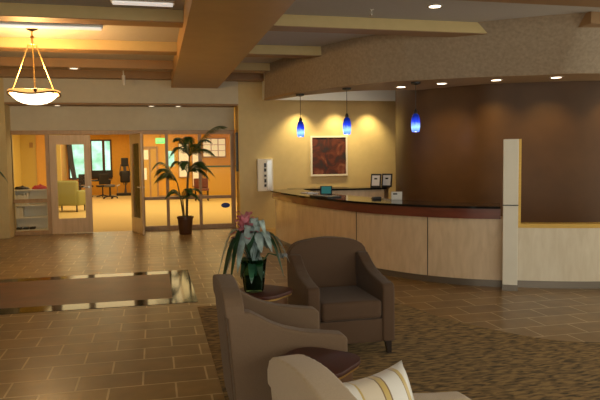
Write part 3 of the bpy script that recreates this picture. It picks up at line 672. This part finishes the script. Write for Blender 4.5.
# ------------------------------------------------------------------ lounge chairs
def chair(name, label, loc, rz, fab, fab2, W=.74, D=.74, H=.87, group=None):
    t = thing(name, label, 'armchair', loc, rz, group); t.scale.z = H/.87
    w, d = W/2, D/2; at = .105
    prof = [(-d+.0, .11), (-d, .555), (-d+.03, .582), (-d+.2*D, .594), (-d+.40*D, .614), (-d+.56*D, .642), (-d+.69*D, .678), (-d+.80*D, .722), (-d+.88*D, .750), (d+.05, .755), (d, .11)]
    for s in (-1, 1):
        m_ = Matrix(((0, 0, s, 0), (1, 0, 0, 0), (0, 1, 0, 0), (0, 0, 0, 1)))
        B().prism(prof, w-at, w, .028, 4, mtx=m_).obj('arm', fab, t, smooth=True)
    # back: slab with arched top, leaning
    bm = bmesh.new(); n = 14; hw_ = w-.0
    front = []; nz = 8
    bp = B(); pts = []
    outline = [(-hw_+at, .11), (hw_-at, .11), (hw_-at, .71), (hw_, .72), (hw_, .745), (hw_-.012, .785), (hw_-.045, .825), (hw_-.09, .850), (hw_-.15, .865)]
    top = [(hw_-.15-(2*hw_-.3)*i/8, .865+.022*math.sin(PI*i/8)) for i in range(1, 8)]
    outline += top+[(-hw_+.15, .865), (-hw_+.09, .850), (-hw_+.045, .825), (-hw_+.012, .785), (-hw_, .745), (-hw_, .72), (-hw_+at, .71)]
    rot = Matrix(((1, 0, 0, 0), (0, 0, -1, 0), (0, 1, 0, 0), (0, 0, 0, 1)))
    sh = Matrix.Identity(4); sh[1][2] = .085; sh[1][3] = -.085*.11
    bp.prism(outline, -(d+.004), -(d-.105), .028, 4, mtx=sh @ rot)
    bp.obj('backrest', fab, t, smooth=True)
    B().box(-w+at-.005, w-at+.005, -d+.012, d-.03, .11, .30, .012, 2).obj('seat_base', fab, t, smooth=True)
    B().box(-w+at+.004, w-at-.004, -d-.004, d-.10, .302, .455, .04, 4).obj('seat_cushion', fab2, t, smooth=True)
    cush = COL.objects[-1]
    xs, ys = w-at-.004, -d-.004
    for z in (.318, .438):
        B().tube([(-xs+.03, ys+.012, z), (xs-.03, ys+.012, z)], .005, 6).obj('piping', fab2, cush)
    for sx in (-1, 1):
        for sy in (-1, 1):
            x, y = sx*(w-.045), sy*(d-.055)
            bm = bmesh.new(); bmesh.ops.create_cube(bm, size=1)
            for v in bm.verts:
                q = .052 if v.co.z > 0 else .034
                v.co = Vector((x+v.co.x*q+(0 if v.co.z > 0 else sx*.008), y+v.co.y*q+(0 if v.co.z > 0 else sy*.010), .006+(v.co.z+.5)*.112))
            k = B(); k.merge(bm); k.obj('leg', 'darkwood', t)
    return t
chair('armchair', 'brown armchair, colour darkened for weaker light, facing the camera in front of the reception desk', (1.51, 5.03, 0), 0, 'taupe_shaded', 'taupe_shaded', W=.73)
chair('armchair', 'taupe brown armchair seen from its side between the two small tables', (.745, 3.75, 0), R(90), 'taupe', 'taupe', D=.65)
chair('armchair', 'beige armchair in the bottom foreground holding the striped pillow', (.905, 1.965, 0), R(97), 'beige', 'beige', D=.82, H=.90)

# pillow
bm = bmesh.new(); n = 20; g = {}
for sgn in (1, -1):
    for i in range(n+1):
        for j in range(n+1):
            uu, vv = -1+2*i/n, -1+2*j/n
            if sgn == -1 and (abs(uu) == 1 or abs(vv) == 1): g[sgn, i, j] = g[1, i, j]; continue
            pin = 1-.10*(1-uu*uu)*(vv*vv)-.0; pin2 = 1-.10*(1-vv*vv)*(uu*uu)
            th = .075*((1-uu**4)*(1-vv**4))**.6
            g[sgn, i, j] = bm.verts.new((uu*.20*pin2, sgn*-th, vv*.20*pin))
for sgn in (1, -1):
    for i in range(n):
        for j in range(n): bm.faces.new((g[sgn, i, j], g[sgn, i+1, j], g[sgn, i+1, j+1], g[sgn, i, j+1]))
bmesh.ops.recalc_face_normals(bm, faces=bm.faces); k = B(); k.merge(bm)
pl = k.obj('throw_pillow', 'pillow', loc=(.775, 2.07, .625), smooth=True, ang=180)
pl.rotation_euler = Euler((R(-22), R(0), R(26)), 'XYZ'); tag(pl, 'cream satin throw pillow with gold stripes on the beige armchair', 'pillow')

# ------------------------------------------------------------------ side tables
def side_table(label, loc, rz):
    t = thing('side_table', label, 'side table', loc, rz, 'scalloped side tables between the armchairs')
    def clover(R0, amp, n=72): return [((R0+amp*math.cos(4*2*PI*i/n))*math.cos(2*PI*i/n), (R0+amp*math.cos(4*2*PI*i/n))*math.sin(2*PI*i/n)) for i in range(n)]
    B().prism(clover(.222, .017), .52, .545, .006, 2).obj('tabletop', 'tabletop', t, smooth=True, ang=50)
    B().prism(clover(.215, .017), .507, .52).obj('gold_edge', 'brass', t, smooth=True, ang=50)
    B().prism(clover(.185, .013), .435, .507).obj('apron', 'tableleg', t, smooth=True, ang=50)
    for q in range(4):
        a = PI/4+q*PI/2; c_, s_ = math.cos(a), math.sin(a)
        B().tube([(.175*c_, .175*s_, .435), (.175*c_, .175*s_, .3), (.165*c_, .165*s_, .12), (.19*c_, .19*s_, .006)], .026, 8, .016).obj('leg', 'tableleg', t, smooth=True)
    B().prism(clover(.16, .01), .14, .16).obj('lower_shelf', 'tabletop', t)
    return t
ta = side_table('mahogany side table behind the taupe armchair, holding the potted flower', (.80, 4.74, 0), 0)
ta.scale.z = 1.06
tb = side_table('mahogany side table between taupe and beige armchairs with empty top', (.80, 3.09, 0), 0)

# bromeliad in glass vase
ZT = .578; vx, vy = .73, 4.72
vs_scale = 1.28
vs = thing('flower_vase', 'bromeliad with pink flower and silvery leaves in glass vase', 'potted plant', (vx, vy, ZT))
B().lathe([(0, .002), (.055, .002), (.06, .01), (.068, .08), (.075, .16), (.082, .20), (.076, .20), (.068, .16), (.062, .08), (.054, .014), (0, .012)], 28).obj('glass_vase', glass_thin('vase_glass', (.55, .72, .62)), vs, smooth=True)
B().lathe([(0, .014), (.052, .016), (.058, .05), (.06, .09), (0, .095)], 24).obj('pebbles', 'soil', vs, smooth=True)
def strap(base, ang, length, rise, w, droop, name, m, par, segs=12):
    bm = bmesh.new(); prev = None; d = Vector((math.cos(ang), math.sin(ang), 0)); sd = Vector((-d.y, d.x, 0))
    for i in range(segs+1):
        t_ = i/segs; hgt = rise*math.sin(min(1, t_*1.15)*PI*.62)-droop*t_**3
        c = Vector(base)+d*(length*t_**1.15)+Vector((0, 0, hgt)); ww = w*(.7+.9*t_)*(1-t_**4)+.002
        fold = .25*ww
        row = [bm.verts.new(c-sd*ww+Vector((0, 0, fold))), bm.verts.new(c), bm.verts.new(c+sd*ww+Vector((0, 0, fold)))]
        if prev:
            bm.faces.new((prev[0], prev[1], row[1], row[0])); bm.faces.new((prev[1], prev[2], row[2], row[1]))
        prev = row
    bmesh.ops.solidify(bm, geom=bm.faces[:], thickness=.003)
    k = B(); k.merge(bm); return k.obj(name, m, par, smooth=True, ang=60)
lv = [(190, .21, .22, .024, .30), (172, .23, .30, .022, .34), (215, .19, .36, .024, .36), (240, .12, .34, .026, .10), (300, .12, .36, .026, .08), (325, .2, .30, .024, .28), (270, .08, .36, .028, .04), (180, .23, .36, .036, .40), (200, .22, .30, .036, .34), (165, .20, .33, .032, .24), (225, .16, .32, .038, .26), (250, .12, .30, .038, .12),
      (285, .12, .30, .040, .13), (310, .15, .30, .038, .13), (340, .19, .30, .036, .20), (5, .23, .28, .036, .20), (30, .14, .26, .028, .12), (70, .12, .25, .028, .1), (120, .13, .24, .028, .1)]
for i, (a, L, rs, w, dr) in enumerate(lv):
    strap((0, 0, .10), R(a), L, rs, w*.8, dr, 'leaf', 'leafgrey' if i % 3 != 2 else 'leafgreen', vs)
for i in range(8): strap((0, 0, .12), R(45*i+20), .10+.03*(i % 2), .20+.03*(i % 3), .032, .06, 'leaf', 'leafgrey', vs)
for i in range(9): strap((0, 0, .08), R(40*i+10), .07+.03*(i % 2), .12+.02*(i % 3), .022, .13, 'lower_leaf', 'leafgreen' if i % 2 else 'leafgrey', vs)
B().tube([(0, 0, .1), (-.02, -.01, .26), (-.045, -.02, .33)], .008).obj('flower_stem', 'leafgreen', vs)
for i in range(18):
    a = i*2.4; rr = .11-.003*i
    fl = strap((0, 0, 0), a, rr, .035+.006*i, .02, .01, 'pink_bract', 'pink', vs, 6); fl.location = (-.05, -.02, .29+.004*i)
B().lathe([(0, 0), (.02, .01), (.024, .03), (.014, .055), (0, .07)], 12).obj('bud', 'paleblue', vs, (-.05, -.02, .33), smooth=True)
for i in range(6):
    fl = strap((0, 0, 0), i*1.05, .04, .03, .016, .02, 'pale_petal', 'paleblue', vs, 6); fl.location = (.17, -.03, .20)
B().tube([(0, 0, .1), (.09, -.02, .23), (.17, -.03, .21)], .005).obj('side_stem', 'leafgreen', vs)

vs.scale = (1.28,)*3
# ------------------------------------------------------------------ palms
def frond(par, base, ang, L, up, droop, seed):
    rnd = random.Random(seed); d = Vector((math.cos(ang), math.sin(ang), 0)); sd = Vector((-d.y, d.x, 0)); k = B(); N = 46
    P = [Vector(base)+d*(L*t_)+Vector((0, 0, up*math.sin(t_*PI*.6)-droop*t_**2.2)) for t_ in [i/N for i in range(N+1)]]
    k.tube(P, .008, 5, .002)
    for i in range(4, N+1):
        t_ = i/N; tg = (P[i]-P[i-1]).normalized(); ll = .30*math.sin(min(1, .25+t_*.8)*PI)**.6*L/.8+.03
        for s in (-1, 1):
            dirv = (sd*s*.9+tg*.6+Vector((0, 0, -.12-.2*rnd.random()))).normalized(); nrm = dirv.cross(tg).normalized(); wv = nrm.cross(dirv)*.0075
            a = P[i]; m1 = a+dirv*ll*.5; m2 = a+dirv*ll+Vector((0, 0, -.06*ll/.2))
            k.face([a-wv*.4, m1-wv, m2, m1+wv, a+wv*.4])
    return k.obj('frond', 'leaf', par)
def palm(label, loc, rz, fronds):
    t = thing('potted_palm', label, 'potted plant', loc, rz, None)
    B().lathe([(0, 0), (.125, 0), (.135, .02), (.165, .34), (.18, .345), (.18, .39), (.16, .39), (.15, .34), (0, .33)], 32).obj('pot', 'pot', t, smooth=True)
    B().lathe([(0, .345), (.10, .342), (.155, .335)], 24).obj('soil', 'soil', t)
    tops = []
    for (x, y, h, lx) in [(-.03, 0, 1.12, -.12), (.04, .03, 1.68, .08), (.02, -.04, 1.32, .05), (-.02, .04, .75, -.02)]:
        B().tube([(x, y, .33), (x+lx*.4, y, .33+(h-.33)*.5), (x+lx, y, h)], .020, 8, .012).obj('cane', 'stem', t, smooth=True); tops.append((x+lx, y, h))
    for i, (ti, a, L, up, dr) in enumerate(fronds): frond(t, tops[ti], R(a), L, up, dr, i)
    return t
FR = [(1, 5, .85, .66, .0), (1, 350, .5, .45, .15), (1, 140, .4, .5, .15), (0, 190, .5, .3, .3), (2, 15, .5, .2, .35), (3, 340, .4, .25, .3), (3, 200, .4, .3, .25), (1, 175, .35, .45, .1), (1, -20, .60, .28, .30), (1, 200, .45, .35, .35), (1, 90, .4, .5, .1), (1, 265, .35, .5, .15),
      (0, 180, .55, .62, .35), (0, 150, .55, .45, .30), (0, 215, .50, .35, .30), (2, 0, .60, .32, .42), (2, 330, .5, .4, .35), (2, 30, .5, .35, .3), (2, 160, .4, .4, .3),
      (3, 170, .3, .3, .15), (3, 10, .45, .35, .25), (3, 300, .35, .35, .2), (1, 60, .5, .4, .25), (2, 250, .35, .4, .3)]
palm('tall potted palm in brown pot before the right glass panes', (.63, 13.6, 0), 0, FR)
palm('potted palm at the left picture edge, only leaf tips showing', (-3.26, 13.3, 0), 0, [(0, 0, .34, .3, .3), (2, 10, .36, .25, .35), (3, 20, .3, .5, .1), (1, 180, .5, .5, .1), (0, 200, .5, .5, .2), (2, 90, .4, .4, .2), (1, 100, .4, .5, .2)])

# ------------------------------------------------------------------ lights
area((-1.2, 22.5, 2.85), 170, 4, 8, (1, .80, .42)); area((2.6, 20.5, 2.85), 150, 3.5, 9, (1, .78, .36)); area((-2.2, 16.3, 2.85), 30, 1.5, 2, (1, .8, .45))
area((-2.2, 28.5, 2.85), 45, 3, 3, (1, .70, .34))
W = bpy.data.worlds.new('world'); S.world = W; W.use_nodes = True
W.node_tree.nodes['Background'].inputs[0].default_value = (.93, .88, .70, 1); W.node_tree.nodes['Background'].inputs[1].default_value = 1.75
area((3.5, 12.2, 3.48), 15, 2.0, 1.2, (1, .86, .62))  # unseen area lamp added to brighten the white bulkhead and the desk area
# fill lamp added behind the camera, in place of daylight from there
area((1.5, -2.6, 1.9), 60, 5, 2, (1, .93, .82), (R(90), 0, 0))
S.view_settings.view_transform = 'Standard'; S.view_settings.look = 'None'; S.view_settings.exposure = .12; S.view_settings.gamma = 1
